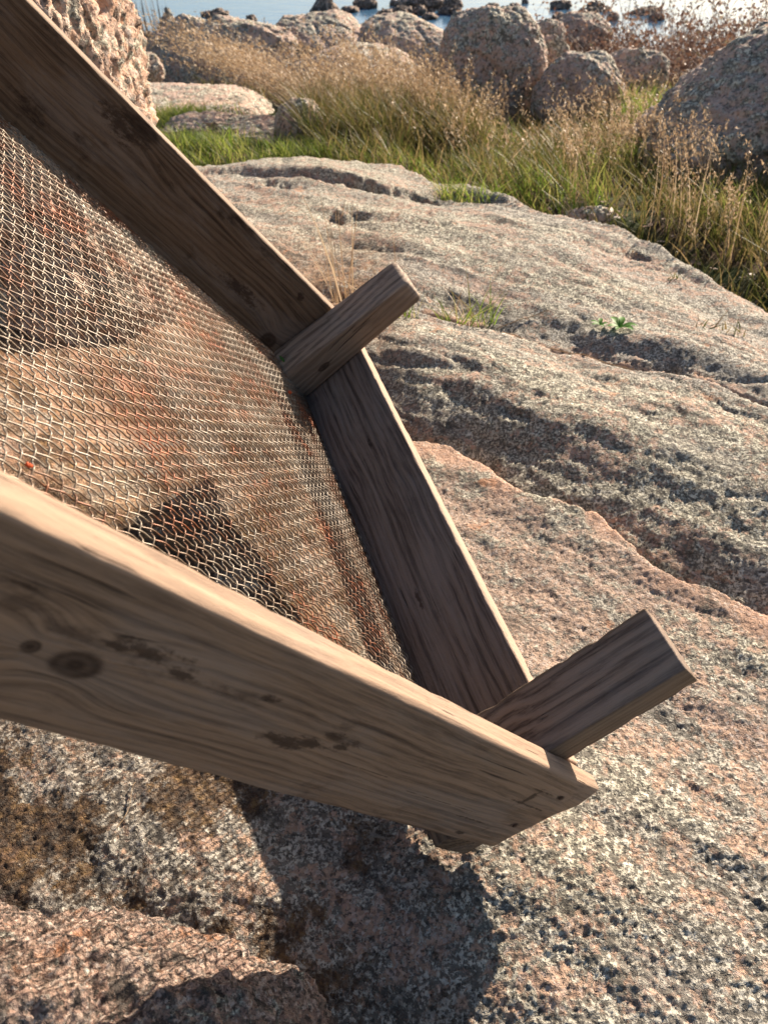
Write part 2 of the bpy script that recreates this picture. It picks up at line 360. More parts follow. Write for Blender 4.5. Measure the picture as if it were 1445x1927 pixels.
def soil_z(X, Y):
    R = np.hypot(X * 0.8, Y)
    z = np.interp(Y + 0.15 * X, [-20, 1.0, 3.0, 4.0, 5.5, 7.5, 10, 13, 17, 60], [-1.1, -1.1, -1.02, -1.09, -1.25, -1.62, -1.95, -2.15, -2.6, -5])
    z = z + 0.07 * fbm2(X * 0.8, Y * 0.8, 4) + 0.02 * fbm2(X * 6, Y * 6, 3)
    d, t = pdist(X, Y, EDGE)
    z = z - 0.22 * ss(0.35, -0.10, d)           # dips under the slab
    return z

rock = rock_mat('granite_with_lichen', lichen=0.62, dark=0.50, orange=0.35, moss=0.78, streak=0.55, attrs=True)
h0 = -ZB
th = np.linspace(math.radians(99), math.radians(12.5), 830)
yy = np.concatenate([np.linspace(-8, -0.2, 26), h0 / np.tan(th)])
tx = np.linspace(-1, 1, 620); ex_ = np.linspace(0, 1, 28)[1:] ** 2
hw = 0.56 * (np.maximum(yy, -0.2) * cp + h0 * sp) + 0.30
X = np.concatenate([-(hw[:, None] + 6 * ex_[None, ::-1]), hw[:, None] * tx[None, :], hw[:, None] + 6 * ex_[None, :]], 1)
Y = np.repeat(yy[:, None], X.shape[1], 1)
Z = bedrock_z(X.ravel(), Y.ravel()).reshape(X.shape)
me_b = mesh_np('bedrock', np.stack([X, Y, Z], -1).reshape(-1, 3), grid_faces(*X.shape))
Xf = X.ravel(); Yf = Y.ravel()
d1, t1 = pdist(Xf, Yf, CR1); d1 = d1 + 0.02 * fbm2(Xf * 9, Yf * 9, 3); d2, t2 = pdist(Xf, Yf, CR2)
bare = np.exp(-((d1 + 0.022) / 0.034) ** 2) * ss(-0.4, 0.4, fbm2(Xf * 7, Yf * 7, 3)) + 0.7 * np.exp(-((d2 - 0.02) / 0.02) ** 2) * ss(-0.3, 0.5, fbm2(Xf * 9, Yf * 9, 3))
bare = bare + 0.40 * ss(-0.35, -0.6, Xf) * ss(0.7, 1.0, Yf) * ss(2.6, 2.2, Yf) * ss(-0.3, 0.2, fbm2(Xf * 5 + 4, Yf * 5, 4))
gx, gy = on(960, 1080, ZB)[:2]
grey = ss(0.0, -0.04, d1) * np.exp(-(((Xf - gx) / 0.24) ** 2 + ((Yf - gy) / 0.26) ** 2)) * 1.6
grey = np.clip(grey * ss(-1.3, 0.0, fbm2(Xf * 6 + 2, Yf * 6, 3)), 0, 1)
brown_tint = ss(0.12, -0.10, Xf) * ss(2.6, 2.0, Yf) * (0.08 + 0.92 * ss(0.45, 0.8, Yf))  # dark brown to orange tint on the ground behind the wire mesh
for nm_, v_ in (('bare', bare), ('grey', grey), ('brown_tint', brown_tint)):
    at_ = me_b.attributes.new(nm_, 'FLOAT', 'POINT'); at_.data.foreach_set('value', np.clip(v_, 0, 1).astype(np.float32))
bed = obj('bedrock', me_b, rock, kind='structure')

# soil
ms = NM('dark_soil')
cs = m_ = ms.ramp(ms.noise(ms.P, 30, 8, 0.7), [(0.35, (0.02, 0.014, 0.01)), (0.5, (0.07, 0.045, 0.03)), (0.65, (0.15, 0.10, 0.065))])
cs = ms.mix(ms.sst(ms.noise(ms.P, 3, 4), 0.45, 0.6), cs, (0.045, 0.06, 0.02))
soil = ms.done(cs, 0.95, ms.bump(ms.noise(ms.P, 60, 6, 0.7), 1, 0.01), 0.1)
ys = np.concatenate([np.linspace(-12, 1, 14, endpoint=False), np.linspace(1, 9, 160, endpoint=False), np.linspace(9, 60, 60)])
xs = np.concatenate([np.linspace(-40, -5, 30, endpoint=False), np.linspace(-5, 6, 220, endpoint=False), np.linspace(6, 40, 30)])
GX, GY = np.meshgrid(xs, ys)
V = np.stack([GX, GY, soil_z(GX.ravel(), GY.ravel()).reshape(GX.shape)], -1).reshape(-1, 3)
obj('ground', mesh_np('ground', V, grid_faces(len(ys), len(xs))), soil, kind='structure')

# water
mw = NM('lake_water')
wb = mw.bump(mw.noise(mw.map(mw.P, scale=(1, 2.2, 1)), 1.6, 4, 0.6), 0.22, 0.05)
water = mw.done((0.07, 0.16, 0.27), 0.10, wb, 0.5)
ZW = -2.2
obj('lake_water', mesh_np('lake_water', [(-800, 9, ZW), (800, 9, ZW), (800, 3000, ZW), (-800, 3000, ZW)], np.array([[0, 1, 2, 3]])), water, kind='structure')

# ------------------------------------------------------------------ boulders
def cube_sphere(n):
    lin = np.tan(np.linspace(-1, 1, n) * math.pi / 4)
    a, b = np.meshgrid(lin, lin); a = a.ravel(); b = b.ravel(); o = np.ones_like(a)
    Vs = []; Fs = []; base = 0; gf = grid_faces(n, n)
    for ax, s_ in ((0, 1), (0, -1), (1, 1), (1, -1), (2, 1), (2, -1)):
        P = np.empty((n * n, 3)); P[:, ax] = s_ * o; P[:, (ax + 1) % 3] = a; P[:, (ax + 2) % 3] = b
        Fs.append((gf if s_ > 0 else gf[:, ::-1]) + base); base += n * n; Vs.append(P)
    V = np.vstack(Vs); V /= np.linalg.norm(V, axis=1)[:, None]
    # weld the seams
    key = np.round(V * 1e5).astype(np.int64)
    _, idx, inv = np.unique(key, axis=0, return_index=True, return_inverse=True)
    return V[idx], inv.ravel()[np.vstack(Fs)]
_cs = {}
def boulder(name, cen, half, mat, seed=0, n=40, e=2.6, rough=0.10, rot=0.0, tilt=(0, 0), fine=0.009, groove=None, label='', cat='boulder', group=None, shape=None, post=None, facets=0):
    if n not in _cs: _cs[n] = cube_sphere(n)
    D, F = _cs[n]
    r = (np.abs(D) ** e).sum(1) ** (-1 / e)
    P = D * r[:, None]
    P = P * (1 + rough * fbm3(D * 1.5 + seed * 3.7, 4, 0.5))[:, None]
    if facets:
        fr_ = np.random.RandomState(seed + 100)
        for _k in range(facets):
            dd = fr_.normal(size=3); dd[2] = abs(dd[2]) * 0.8; dd /= np.linalg.norm(dd); off = fr_.uniform(0.84, 1.0)
            P = P - np.maximum(0, P @ dd - off)[:, None] * dd[None] * 0.9
    if shape is not None: P = shape(P)
    P = P * np.array(half)
    size = min(half)
    nrm = D / np.linalg.norm(D, axis=1)[:, None]
    q = P + seed * 5.1
    dsp = fine * fbm3(q * (0.35 / fine), 4, 0.6) - 0.05 * size * np.exp(-(fbm3(q * (0.9 / size), 2) / 0.07) ** 2) * (groove is None)
    if groove is not None: dsp = dsp + groove(P)
    P = P + nrm * dsp[:, None]
    M = Matrix.Rotation(rot, 4, 'Z') @ Matrix.Rotation(tilt[0], 4, 'X') @ Matrix.Rotation(tilt[1], 4, 'Y')
    P = P @ np.array(M.to_3x3()).T
    if post is not None: P = post(P)
    return obj(name, mesh_np(name, P, F), mat, label=label, cat=cat, group=group, loc=tuple(cen))

r_tall = rock_mat('coarse_pink_granite', lichen=0.22, dark=0.40, orange=0.55, pink=(0.60, 0.36, 0.25), sc=1.0, fine=0.42)
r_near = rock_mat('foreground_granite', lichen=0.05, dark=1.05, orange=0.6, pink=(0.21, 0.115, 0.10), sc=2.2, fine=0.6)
r_back = rock_mat('shore_granite', lichen=0.40, dark=0.10, orange=0.25, pink=(0.64, 0.44, 0.36), sc=0.5, fine=0.8)
r_wet = rock_mat('wet_shore_stone', lichen=0.0, dark=1.5, orange=0.1, pink=(0.14, 0.11, 0.09), sc=0.5, fine=0.3)

def tall_groove(P):
    g = fbm3(P * np.array([42, 42, 17.0]), 3, 0.6)
    g2 = np.abs(n3(P * np.array([13, 13, 6.0]) + 4))
    f = n3(P * 110)
    return 0.011 * g - 0.018 * np.maximum(0, 0.2 - g2) / 0.2 + 0.0028 * f
boulder('boulder', (-1.21, 1.98, -0.62), (0.63, 0.60, 0.86), r_tall, seed=3, n=150, e=3.2, rough=0.07, fine=0.02, groove=tall_groove, rot=0.18,
        label='tall rough pink granite boulder standing behind the upper end of the wooden screen')
def to_ground(P):
    P = P.copy(); P[:, 2] = np.where(P[:, 2] < 0, P[:, 2] * 2.0, P[:, 2]); return P
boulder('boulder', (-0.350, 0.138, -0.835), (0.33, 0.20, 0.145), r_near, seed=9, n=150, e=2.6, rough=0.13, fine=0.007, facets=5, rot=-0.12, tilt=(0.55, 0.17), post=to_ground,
        groove=lambda P: 0.0020 * fbm3(P * 110, 3, 0.6) + 0.006 * fbm3(P * 18, 3),
        label='blurred reddish granite rock in the near lower left corner')

def bpx(x0, x1, yt, yb, Y, depth=0.8, sink=0.25, **kw):
    a = at(x0, yb, Y); b = at(x1, yb, Y); t = at((x0 + x1) / 2, yt, Y)
    zb = a[2]; H = t[2] - zb; hz = H * (1 + sink) / 2
    hx = (b[0] - a[0]) / 2
    return boulder(kw.pop('name', 'boulder'), ((a[0] + b[0]) / 2, Y + hx * depth * 0.4, t[2] - hz), (hx, hx * depth, hz), kw.pop('mat', r_back), facets=kw.pop('facets', 9), **kw)
bpx(822, 1022, 16, 235, 5.4, seed=1, n=80, e=2.7, facets=3, rough=0.09, label='large upright rounded pink boulder rising above the dry grass', depth=0.9)
bpx(1000, 1066, 68, 170, 5.9, seed=2, n=40, e=2.5, label='small dark boulder wedged against the right side of the large upright boulder')
bpx(1000, 1165, 104, 260, 5.0, seed=4, n=60, e=2.3, facets=2, rough=0.08, label='low domed boulder in the grass, right of the large upright one')
bpx(1120, 1250, 90, 200, 5.5, seed=5, n=50, e=2.3, facets=3, label='small rounded boulder half hidden in grass behind the domed one')
bpx(1000, 1060, 36, 90, 6.6, seed=6, n=40, e=2.6, label='flat topped rock stacked behind the large upright boulder')
bpx(1040, 1150, 26, 90, 8.2, seed=7, n=40, e=2.4, label='rounded rock at the waterline behind the twiggy scrub')
boulder('boulder', (2.20, 3.95, -0.98), (0.98, 0.62, 0.55), r_back, seed=8, facets=8, n=110, e=2.2, rough=0.10, fine=0.02, tilt=(0, -0.22),
        groove=lambda P: -0.05 * np.exp(-((P[:, 2] - 0.22 - 0.14 * P[:, 0] - 0.03 * n3(P * 5)) / 0.022) ** 2),
        label='large sloping granite rock with a long crack at the right edge of the grass')
# row of shore rocks
bpx(283, 390, 52, 150, 7.6, seed=11, n=50, e=2.4, rough=0.13, fine=0.010, label='leftmost of the rounded shore rocks, beside the reeds')
bpx(305, 452, 36, 195, 7.2, seed=12, n=60, e=2.4, rough=0.13, fine=0.010, label='rounded shore rock with a dark cleft on its left side')
bpx(334, 580, 32, 200, 7.0, seed=13, n=70, e=2.3, rough=0.13, fine=0.010, label='widest pale pink shore rock behind the arching dry grass')
bpx(481, 709, 30, 180, 7.3, seed=14, n=60, e=2.5, rough=0.12, fine=0.010, label='broad pink shore rock veiled by dry grass, below the pointed stone')
bpx(629, 881, 34, 170, 7.4, seed=15, n=60, e=2.5, rough=0.12, fine=0.010, label='flat topped pink shore rock just left of the large upright boulder')
bpx(540, 780, 92, 190, 6.3, seed=16, n=50, e=2.2, rough=0.12, fine=0.010, label='low smooth pink rock lying in front of the shore rocks')
bpx(233, 311, 98, 150, 6.2, seed=17, n=40, e=2.4, label='small pale rock directly behind the tall boulder')
# low flat slabs in the grass
boulder('boulder', (-1.50, 5.15, -1.27), (0.80, 0.62, 0.20), r_back, seed=21, n=80, e=3.4, rough=0.07, fine=0.008, tilt=(0.05, 0.0), label='low flat grey slab behind the wooden screen, beside the moss')
boulder('boulder', (-0.86, 4.45, -1.20), (0.42, 0.34, 0.16), r_back, seed=22, n=80, e=3.2, rough=0.07, fine=0.008, tilt=(0.05, 0.0), rot=-0.1, label='low flat grey slab in the green grass in front of the shore rocks')
bpx(515, 610, 190, 268, 4.2, seed=23, n=50, e=2.6, rough=0.08, sink=0.5, label='smaller grey block at the right end of the low slab')
bpx(1050, 1190, 395, 450, 2.85, seed=24, n=50, e=2.6, rough=0.06, depth=0.4, sink=0.6, label='narrow grey stone lying between the bedrock and the grass')
# stones in the water
rnd = random.Random(5)
def stone(px, py, wpx, hpx, label, group=None, seed=0, mat=None, e=2.2, shape=None, n=24):
    p = on(px, py + 4, ZW); Y = p[1]; s_ = Y / 1700.0
    # a block w wide, partly sunk, its base on the water at the pixel
    boulder('stone', (p[0], Y, ZW + hpx * s_ * 0.30), (wpx * s_ / 2, wpx * s_ * 0.45, hpx * s_ * 0.72), mat or r_wet, seed=seed, n=n, e=e, rough=0.22, rot=rnd.uniform(0, 6) if shape is None else 0, fine=0.03, label=label, cat='stone', group=group, shape=shape)
def pyr(P):
    t = np.clip((P[:, 2] + 1) / 2, 0, 1); Q = P.copy(); Q[:, 0] *= 1.15 - 0.95 * t; Q[:, 1] *= 1.15 - 0.95 * t; return Q
stone(322, 66, 56, 44, 'angular dark stone with a sunlit face, standing in the water above the reeds', seed=31, e=3.5, shape=pyr, mat=r_back)
stone(303, 74, 30, 16, 'small pale stone in front of the angular dark stone', seed=32, mat=r_back)
stone(612, 46, 92, 52, 'pointed pyramid shaped stone in the water behind the pink shore rocks', seed=33, e=3.2, shape=pyr)
stone(412, 33, 44, 16, 'long low dark stone in the water, left of the pointed one', seed=34)
stone(386, 27, 18, 8, 'tiny stone just left of the long low dark stone', seed=35)
stone(474, 36, 20, 9, 'small dark stone just above the widest shore rock', seed=36)
stone(678, 9, 32, 12, 'dark flat stone in open water, right of the pointed stone', seed=37)
stone(790, 12, 90, 22, 'broad dark reef of stone left of the large upright boulder', seed=38)
stone(758, 28, 26, 12, 'dark stone just behind the flat topped shore rock', seed=39)
stone(852, 20, 34, 24, 'brown stone touching the left side of the large upright boulder', seed=40)
for i in range(34):
    px = rnd.uniform(640, 1240); py = rnd.uniform(2, 34)
    if 600 < px < 650: continue
    stone(px, py, rnd.uniform(12, 40), rnd.uniform(7, 16), 'dark wet stone among the many scattered in the shallows at the top', group='dark stones scattered in the shallow water', seed=50 + i, n=14)
for i in range(9):
    px = rnd.uniform(255, 300); py = rnd.uniform(62, 112)
    stone(px, py, rnd.uniform(8, 18), rnd.uniform(6, 12), 'small black stone at the foot of the reeds', group='small black stones by the reeds', seed=90 + i, n=14)

# ------------------------------------------------------------------ wooden screen
S = 1.1667
Rc = np.array([[0.5587604312932911, -0.29995367419431884, 0.7732566787841332], [0.42805125345507583, -0.6944914254079588, -0.5784905488029505], [0.710323098903924, 0.6539949949136843, -0.25965878217311]])
Tc = np.array([0.10713479404545795, 0.33643500611303045, 0.774997722828243]) * S
Mc = np.array([[1, 0, 0], [0, -sp, cp], [0, -cp, -sp]])       # photo camera axes -> world
Rw = Mc @ Rc; Tw = Mc @ Tc
M4 = Matrix.Identity(4)
for i in range(3):
    for j in range(3): M4[i][j] = Rw[i, j]
    M4[i][3] = Tw[i]
scr = bpy.data.objects.new('wooden_screen', None); C.objects.link(scr); scr.matrix_world = M4
scr.empty_display_size = 0.1
scr['label'] = 'weathered wooden frame with rusty wire mesh and corner legs, leaning on the rocks'; scr['category'] = 'sieve'
PP = 0.0408 * S; QQ = 0.070 * S
W = 0.12 * S; T = 0.0245 * S; WD = 0.829 * S; LL = 1.02 * S
def prism(L, hy, hz, rad, nx=70, wob=0.0006, seed=0, endfn=None, nick=0.0, ncorner=4, nside=5):
    """rounded board, x 0..L, cross-section +-hy, +-hz"""
    cs_ = []
    for (sy, sz, a0) in ((1, 1, 0), (-1, 1, 90), (-1, -1, 180), (1, -1, 270)):
        for k in range(ncorner):
            a = math.radians(a0 + 90 * k / (ncorner - 1))
            cs_.append((sy * (hy - rad) + rad * math.cos(a), sz * (hz - rad) + rad * math.sin(a)))
        nx_ = {(1, 1): (-1, 1), (-1, 1): (-1, -1), (-1, -1): (1, -1), (1, -1): (1, 1)}[(sy, sz)]
        e0 = np.array(cs_[-1]); a = math.radians(a0 + 90)
        e1 = np.array((nx_[0] * (hy - rad) + rad * math.cos(a), nx_[1] * (hz - rad) + rad * math.sin(a)))
        for k in range(1, nside): cs_.append(tuple(e0 + (e1 - e0) * k / nside))
    cs_ = np.array(cs_); nc = len(cs_)
    xs_ = np.concatenate([[0, rad * .25, rad * .7], np.linspace(rad * 1.2, L - rad * 1.2, nx), [L - rad * .7, L - rad * .25, L]])
    ins = np.concatenate([[rad * .7, rad * .3, rad * .08], np.zeros(nx), [rad * .08, rad * .3, rad * .7]])
    V = np.zeros((len(xs_), nc, 3))
    sc_ = 1 - ins[:, None] / np.array([hy, hz]).min()
    V[:, :, 0] = xs_[:, None]; V[:, :, 1] = cs_[None, :, 0] * (1 - ins / hy)[:, None]; V[:, :, 2] = cs_[None, :, 1] * (1 - ins / hz)[:, None]
    P = V.reshape(-1, 3)
    edge = (np.abs(P[:, 1]) / hy * np.abs(P[:, 2]) / hz)
    q = P * np.array([9, 30, 30]) + seed * 7.7
    d = n3(q) * wob + n3(P * np.array([60, 200, 200.]) + seed) * wob * 0.35
    cen = P * np.array([0, 1, 1]); ln = np.linalg.norm(cen, axis=1)[:, None] + 1e-9
    P = P + cen / ln * d[:, None]
    if nick:
        k = np.maximum(0, n3(P * np.array([45, 60, 60.]) + seed * 3) - 0.12) * nick * edge ** 3
        P = P - cen / ln * k[:, None]
    P[:, 2] += 0.0012 * S * np.sin(P[:, 0] * 4 + seed)
    if endfn is not None: P = endfn(P)
    nr = len(xs_)
    F = grid_faces(nr, nc, True)
    c0 = len(P); P = np.vstack([P, [P[:nc].mean(0)], [P[-nc:].mean(0)]])
    k = np.arange(nc)
    t0 = np.stack([np.full(nc, c0), (k + 1) % nc, k], 1); t1 = np.stack([np.full(nc, c0 + 1), (nr - 1) * nc + k, (nr - 1) * nc + (k + 1) % nc], 1)
    return P, [F, t0, t1]
def frame_of(o, origin, ex, ey, ez):
    m_ = Matrix.Identity(4)
    for i in range(3): m_[i][0] = ex[i]; m_[i][1] = ey[i]; m_[i][2] = ez[i]; m_[i][3] = origin[i]
    o.matrix_local = m_
def boardm(name, L, hy, hz, rad, mat, origin, ex, ez, label=None, **kw):
    P, F = prism(L, hy, hz, rad, **kw)
    me = mesh_np(name, P, F)
    o = obj(name, me, mat, scr, label=label)
    ex = np.array(ex, float); ez = np.array(ez, float); ey = np.cross(ez, ex)
    frame_of(o, origin, ex, ey, ez); return o
uv = lambda u, v, n_: (u * S, v * S, n_ * S)
def endA(P):
    # worn, slightly slanting end with a chip near the lower nail
    k = ss(LL - 0.05, LL, P[:, 0]); P[:, 0] += k * (0.003 * np.sin(P[:, 2] * 60) + 0.024 + 0.030 * P[:, 2] / W)
    ch = ss(LL - 0.02, LL + .01, P[:, 0]) * np.exp(-((P[:, 2] - 0.012) / 0.006) ** 2); P[:, 0] -= 0.008 * ch
    k2 = ss(LL - 0.03, LL + .01, P[:, 0]); P[:, 1] *= 1 - 0.25 * k2 * (P[:, 2] > W * 0.42)
    return P
stA = [(LL - 0.5090 * S, 0.0200 * S, 0.034, 0.0070, 1), (LL - 0.5300 * S, 0.0160 * S, 0.014, 0.0040, 1), (LL - 0.486 * S, 0.0125 * S, 0.014, 0.004, 1), (LL - 0.3750 * S, -0.010 * S, 0.030, 0.0085, 1), (LL - 0.3560 * S, -0.004 * S, 0.024, 0.007, 1), (LL - 0.3385 * S, 0.0079 * S, 0.024, 0.006, 1), (LL - 0.3300 * S, 0.001 * S, 0.010, 0.003, 1), (LL - 0.42 * S, 0.02 * S, 0.012, 0.005, 1),
       (LL - 0.5930 * S, 0.0300 * S, 0.016, 0.0016, 1), (LL - 0.0190 * S, 0.0343 * S, 0.008, 0.0045, 1), (LL - 0.0170 * S, -0.0207 * S, 0.009, 0.0045, 1), (LL - 0.055 * S, 0.033 * S, 0.026, 0.0018, 1), (LL - 0.045 * S, 0.010 * S, 0.038, 0.0020, 1), (LL - 0.085 * S, -0.030 * S, 0.034, 0.0016, 1), (LL - 0.06 * S, 0.022 * S, 0.005, 0.016, 1), (LL - 0.075 * S, -0.052 * S, 0.008, 0.003, 1), (LL - 0.30 * S, -0.012 * S, 0.07, 0.0006, 1), (LL - 0.16 * S, -0.02 * S, 0.06, 0.0006, 1)]
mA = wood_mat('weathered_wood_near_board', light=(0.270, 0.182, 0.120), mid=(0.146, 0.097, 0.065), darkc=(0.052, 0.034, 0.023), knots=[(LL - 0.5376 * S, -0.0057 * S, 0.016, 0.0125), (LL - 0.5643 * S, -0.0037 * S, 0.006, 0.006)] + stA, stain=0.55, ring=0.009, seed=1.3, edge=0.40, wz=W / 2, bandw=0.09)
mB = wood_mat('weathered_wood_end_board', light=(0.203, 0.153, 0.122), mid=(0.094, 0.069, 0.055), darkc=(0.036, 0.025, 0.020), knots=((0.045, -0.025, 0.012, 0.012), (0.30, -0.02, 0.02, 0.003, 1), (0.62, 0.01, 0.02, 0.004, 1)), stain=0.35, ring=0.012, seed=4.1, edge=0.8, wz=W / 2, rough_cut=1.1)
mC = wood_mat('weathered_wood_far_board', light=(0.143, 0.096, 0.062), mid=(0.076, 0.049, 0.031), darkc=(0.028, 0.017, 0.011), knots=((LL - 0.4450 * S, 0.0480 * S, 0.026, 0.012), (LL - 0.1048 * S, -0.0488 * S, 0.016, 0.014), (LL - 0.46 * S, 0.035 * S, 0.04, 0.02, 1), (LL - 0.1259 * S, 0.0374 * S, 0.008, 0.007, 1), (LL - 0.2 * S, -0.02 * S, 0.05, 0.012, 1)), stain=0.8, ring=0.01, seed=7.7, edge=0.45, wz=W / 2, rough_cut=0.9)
mL = wood_mat('weathered_wood_leg', light=(0.329, 0.246, 0.181), mid=(0.186, 0.135, 0.099), darkc=(0.069, 0.045, 0.032), knots=((0.07, 0.004, 0.014, 0.006), (0.085, 0.004, 0.018, 0.0014, 1)), stain=0.4, ring=0.011, seed=2.2, edge=0.0, wz=9, bandw=0.22, side=(0.126, 0.084, 0.055))
mF = wood_mat('weathered_wood_near_leg', light=(0.260, 0.187, 0.136), mid=(0.138, 0.096, 0.071), darkc=(0.047, 0.030, 0.021), knots=((0.11, 0.03, 0.012, 0.005), (0.16, 0.0, 0.06, 0.0006, 1), (0.20, -0.008, 0.04, 0.0006, 1), (0.12, 0.018, 0.02, 0.003, 1)), stain=0.3, ring=0.009, seed=5.2, edge=0.0, wz=9, bandw=0.22, side=(0.151, 0.101, 0.059))
mK = wood_mat('dark_damp_wood', light=(0.173, 0.117, 0.074), mid=(0.078, 0.050, 0.033), darkc=(0.026, 0.017, 0.011), stain=0.8, ring=0.009, seed=9.1, edge=0.0, wz=9, rough_cut=1.0)
# board A (near), length along u; local z = n, local y = n x u = v
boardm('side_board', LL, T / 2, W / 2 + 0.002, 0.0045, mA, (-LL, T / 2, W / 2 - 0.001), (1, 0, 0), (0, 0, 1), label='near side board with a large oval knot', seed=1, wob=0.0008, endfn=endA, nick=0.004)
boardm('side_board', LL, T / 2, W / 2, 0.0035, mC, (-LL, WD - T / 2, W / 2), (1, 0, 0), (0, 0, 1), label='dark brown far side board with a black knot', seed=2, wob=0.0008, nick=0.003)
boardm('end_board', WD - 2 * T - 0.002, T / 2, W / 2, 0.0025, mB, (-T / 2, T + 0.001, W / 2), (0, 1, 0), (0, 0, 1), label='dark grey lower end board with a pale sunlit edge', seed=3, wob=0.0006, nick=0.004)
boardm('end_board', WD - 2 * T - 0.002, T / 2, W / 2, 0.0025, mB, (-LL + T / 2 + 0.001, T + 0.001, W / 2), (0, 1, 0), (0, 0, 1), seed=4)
# legs: x along n
H2 = 0.263 * S; H1 = 0.242 * S
def swell(P):
    k = np.clip(1 - P[:, 0] / H1, 0, 1); P[:, 2] += (P[:, 2] > 0) * k * 0.020; P[:, 1] -= (P[:, 1] < 0) * k * 0.006
    return P
def cut2(P):
    k = ss(0.0, 0.04, 0.04 - P[:, 0]); P[:, 0] += 0.0 * k
    return P
boardm('leg', H2, QQ / 2, PP / 2, 0.0020, mF, (-T - PP / 2 - 0.0015, T + QQ / 2 + 0.0015, 0.0), (0, 0, 1), (-1, 0, 0), label='squared leg with clean grain at the lower near corner', seed=5, wob=0.0006, nick=0.005, nx=60)
boardm('leg', H1, QQ / 2 * 0.97, PP / 2 * 1.05, 0.007, mL, (-T - PP / 2 - 0.0025, WD - T - QQ / 2 - 0.0015, 0.0), (0, 0, 1), (-1, 0, 0), label='rounded leg at the far corner', seed=6, wob=0.0008, nx=60, ncorner=7, endfn=swell)

boardm('batten', WD, 0.031 * S, 0.0135 * S, 0.003, mK, (-0.0345 * S, 0.004, -0.0152 * S), (0, 1, 0), (0, 0, 1), label='dark rough batten under the lower end board, resting on the rock', seed=7, wob=0.001, nick=0.006)
# nails
mn = NM('rusty_nail'); nailm = mn.done(mn.mix(mn.noise(mn.P, 300, 3), (0.02, 0.014, 0.01), (0.09, 0.04, 0.02)), 0.8, None, 0.4)
def disc(r, h, n=10):
    V = [(0, 0, h)] + [(r * .7 * math.cos(a), r * .7 * math.sin(a), h) for a in np.arange(n) * 2 * math.pi / n] + [(r * math.cos(a), r * math.sin(a), 0) for a in np.arange(n) * 2 * math.pi / n]
    k = np.arange(n)
    t = np.stack([np.zeros(n, int), 1 + k, 1 + (k + 1) % n], 1); q = np.stack([1 + k, 1 + n + k, 1 + n + (k + 1) % n, 1 + (k + 1) % n], 1)
    return mesh_np('nail', np.array(V), [t, q])
nm = disc(0.0036, 0.0012)
for (p, ez, ex) in ((uv(-0.0200, -0.0006, 0.0943), (0, -1, 0), (1, 0, 0)), (uv(-0.0180, -0.0006, 0.0393), (0, -1, 0), (1, 0, 0)), (uv(-0.1259, WD / S - 0.0245 - 0.0006, 0.0974), (0, -1, 0), (1, 0, 0))):
    o = obj('nail', nm, nailm, scr); ex = np.array(ex, float); ez = np.array(ez, float); frame_of(o, p, ex, np.cross(ez, ex), ez)

# woven wire
mwm = NM('rusty_galvanised_wire')
rustn = mwm.noise(mwm.P, 9, 5, 0.72)
r2 = mwm.noise(mwm.P, 70, 3, 0.6)
rs_ = mwm.ma('ADD', mwm.ma('MULTIPLY', rustn, 1.0), mwm.ma('MULTIPLY', r2, 0.35))
wcol = mwm.ramp(rs_, [(0.50, (0.29, 0.25, 0.205)), (0.64, (0.21, 0.165, 0.12)), (0.73, (0.13, 0.07, 0.04)), (0.86, (0.27, 0.08, 0.03))])
wirem = mwm.done(wcol, 0.42, mwm.bump(r2, 0.5, 0.0005), 0.5, Metallic=0.35)
pu = 0.0114 * S; pv = 0.00875 * S; rw = 0.00074 * S; amp = 0.00120 * S
def sheet_n(u, v):
    du = np.clip(-u - T, 0, 1); dv = np.clip(WD - T - v, 0, 1); dn = np.clip(v - T, 0, 1)
    b = (1 - np.exp(-du / 0.06)) * (1 - np.exp(-dv / 0.08)) * (1 - np.exp(-dn / 0.05))
    return 0.017 * b + 0.003 * n2(u * 9, v * 9) * b
NU = int((LL - 2 * T) / pu); NV = int((WD - 2 * T) / pv)
sub = 4; ns = 5
def tubes(along_v):
    Vl = []; Fl = []; base = 0
    NA, NB = (NU, NV) if along_v else (NV, NU)
    for i in range(NA):
        k = np.arange(NB * sub + 1) / sub
        ph = (-1) ** i if along_v else -((-1) ** i)
        jit = 0.0009 * math.sin(i * 12.9898) + 0.0006 * math.sin(i * 4.1)
        h = ph * amp * np.cos(k * math.pi) * (1.25 if along_v else 0.85)
        if along_v:
            u = -T - (i + 0.5) * pu + jit + 0.0009 * np.sin(k * 0.35 + i); v = T + (k + 0.5) * pv
        else:
            v = T + (i + 0.5) * pv + jit * .6 + 0.0008 * np.sin(k * 0.3 + i); u = -T - (k + 0.5) * pu
        u0 = u + 0 * k; v0 = v + 0 * k; u = u0 + 0.0018 * 0.5 * n2(u0 * 7, v0 * 7 + 3) + 0.0005 * n2(u0 * 60, v0 * 60); v = v0 + 0.0009 * n2(u0 * 7 + 9, v0 * 7) + 0.0005 * n2(u0 * 60 + 5, v0 * 60)
        Pc = np.stack([u, v, sheet_n(u, v) + h + rw], 1)
        tg = np.gradient(Pc, axis=0); tg /= np.linalg.norm(tg, axis=1)[:, None]
        side = np.array([1.0, 0, 0]) if along_v else np.array([0, 1.0, 0])
        up = np.cross(tg, side); up /= np.linalg.norm(up, axis=1)[:, None]; sd = np.cross(up, tg)
        a = np.arange(ns) * 2 * math.pi / ns
        ring = Pc[:, None, :] + rw * (np.cos(a)[None, :, None] * sd[:, None, :] + np.sin(a)[None, :, None] * up[:, None, :])
        Vl.append(ring.reshape(-1, 3)); f = grid_faces(len(k), ns, True) + base; Fl.append(f); base += len(k) * ns
    return np.vstack(Vl), np.vstack(Fl)
Va, Fa = tubes(True); Vb, Fb = tubes(False)
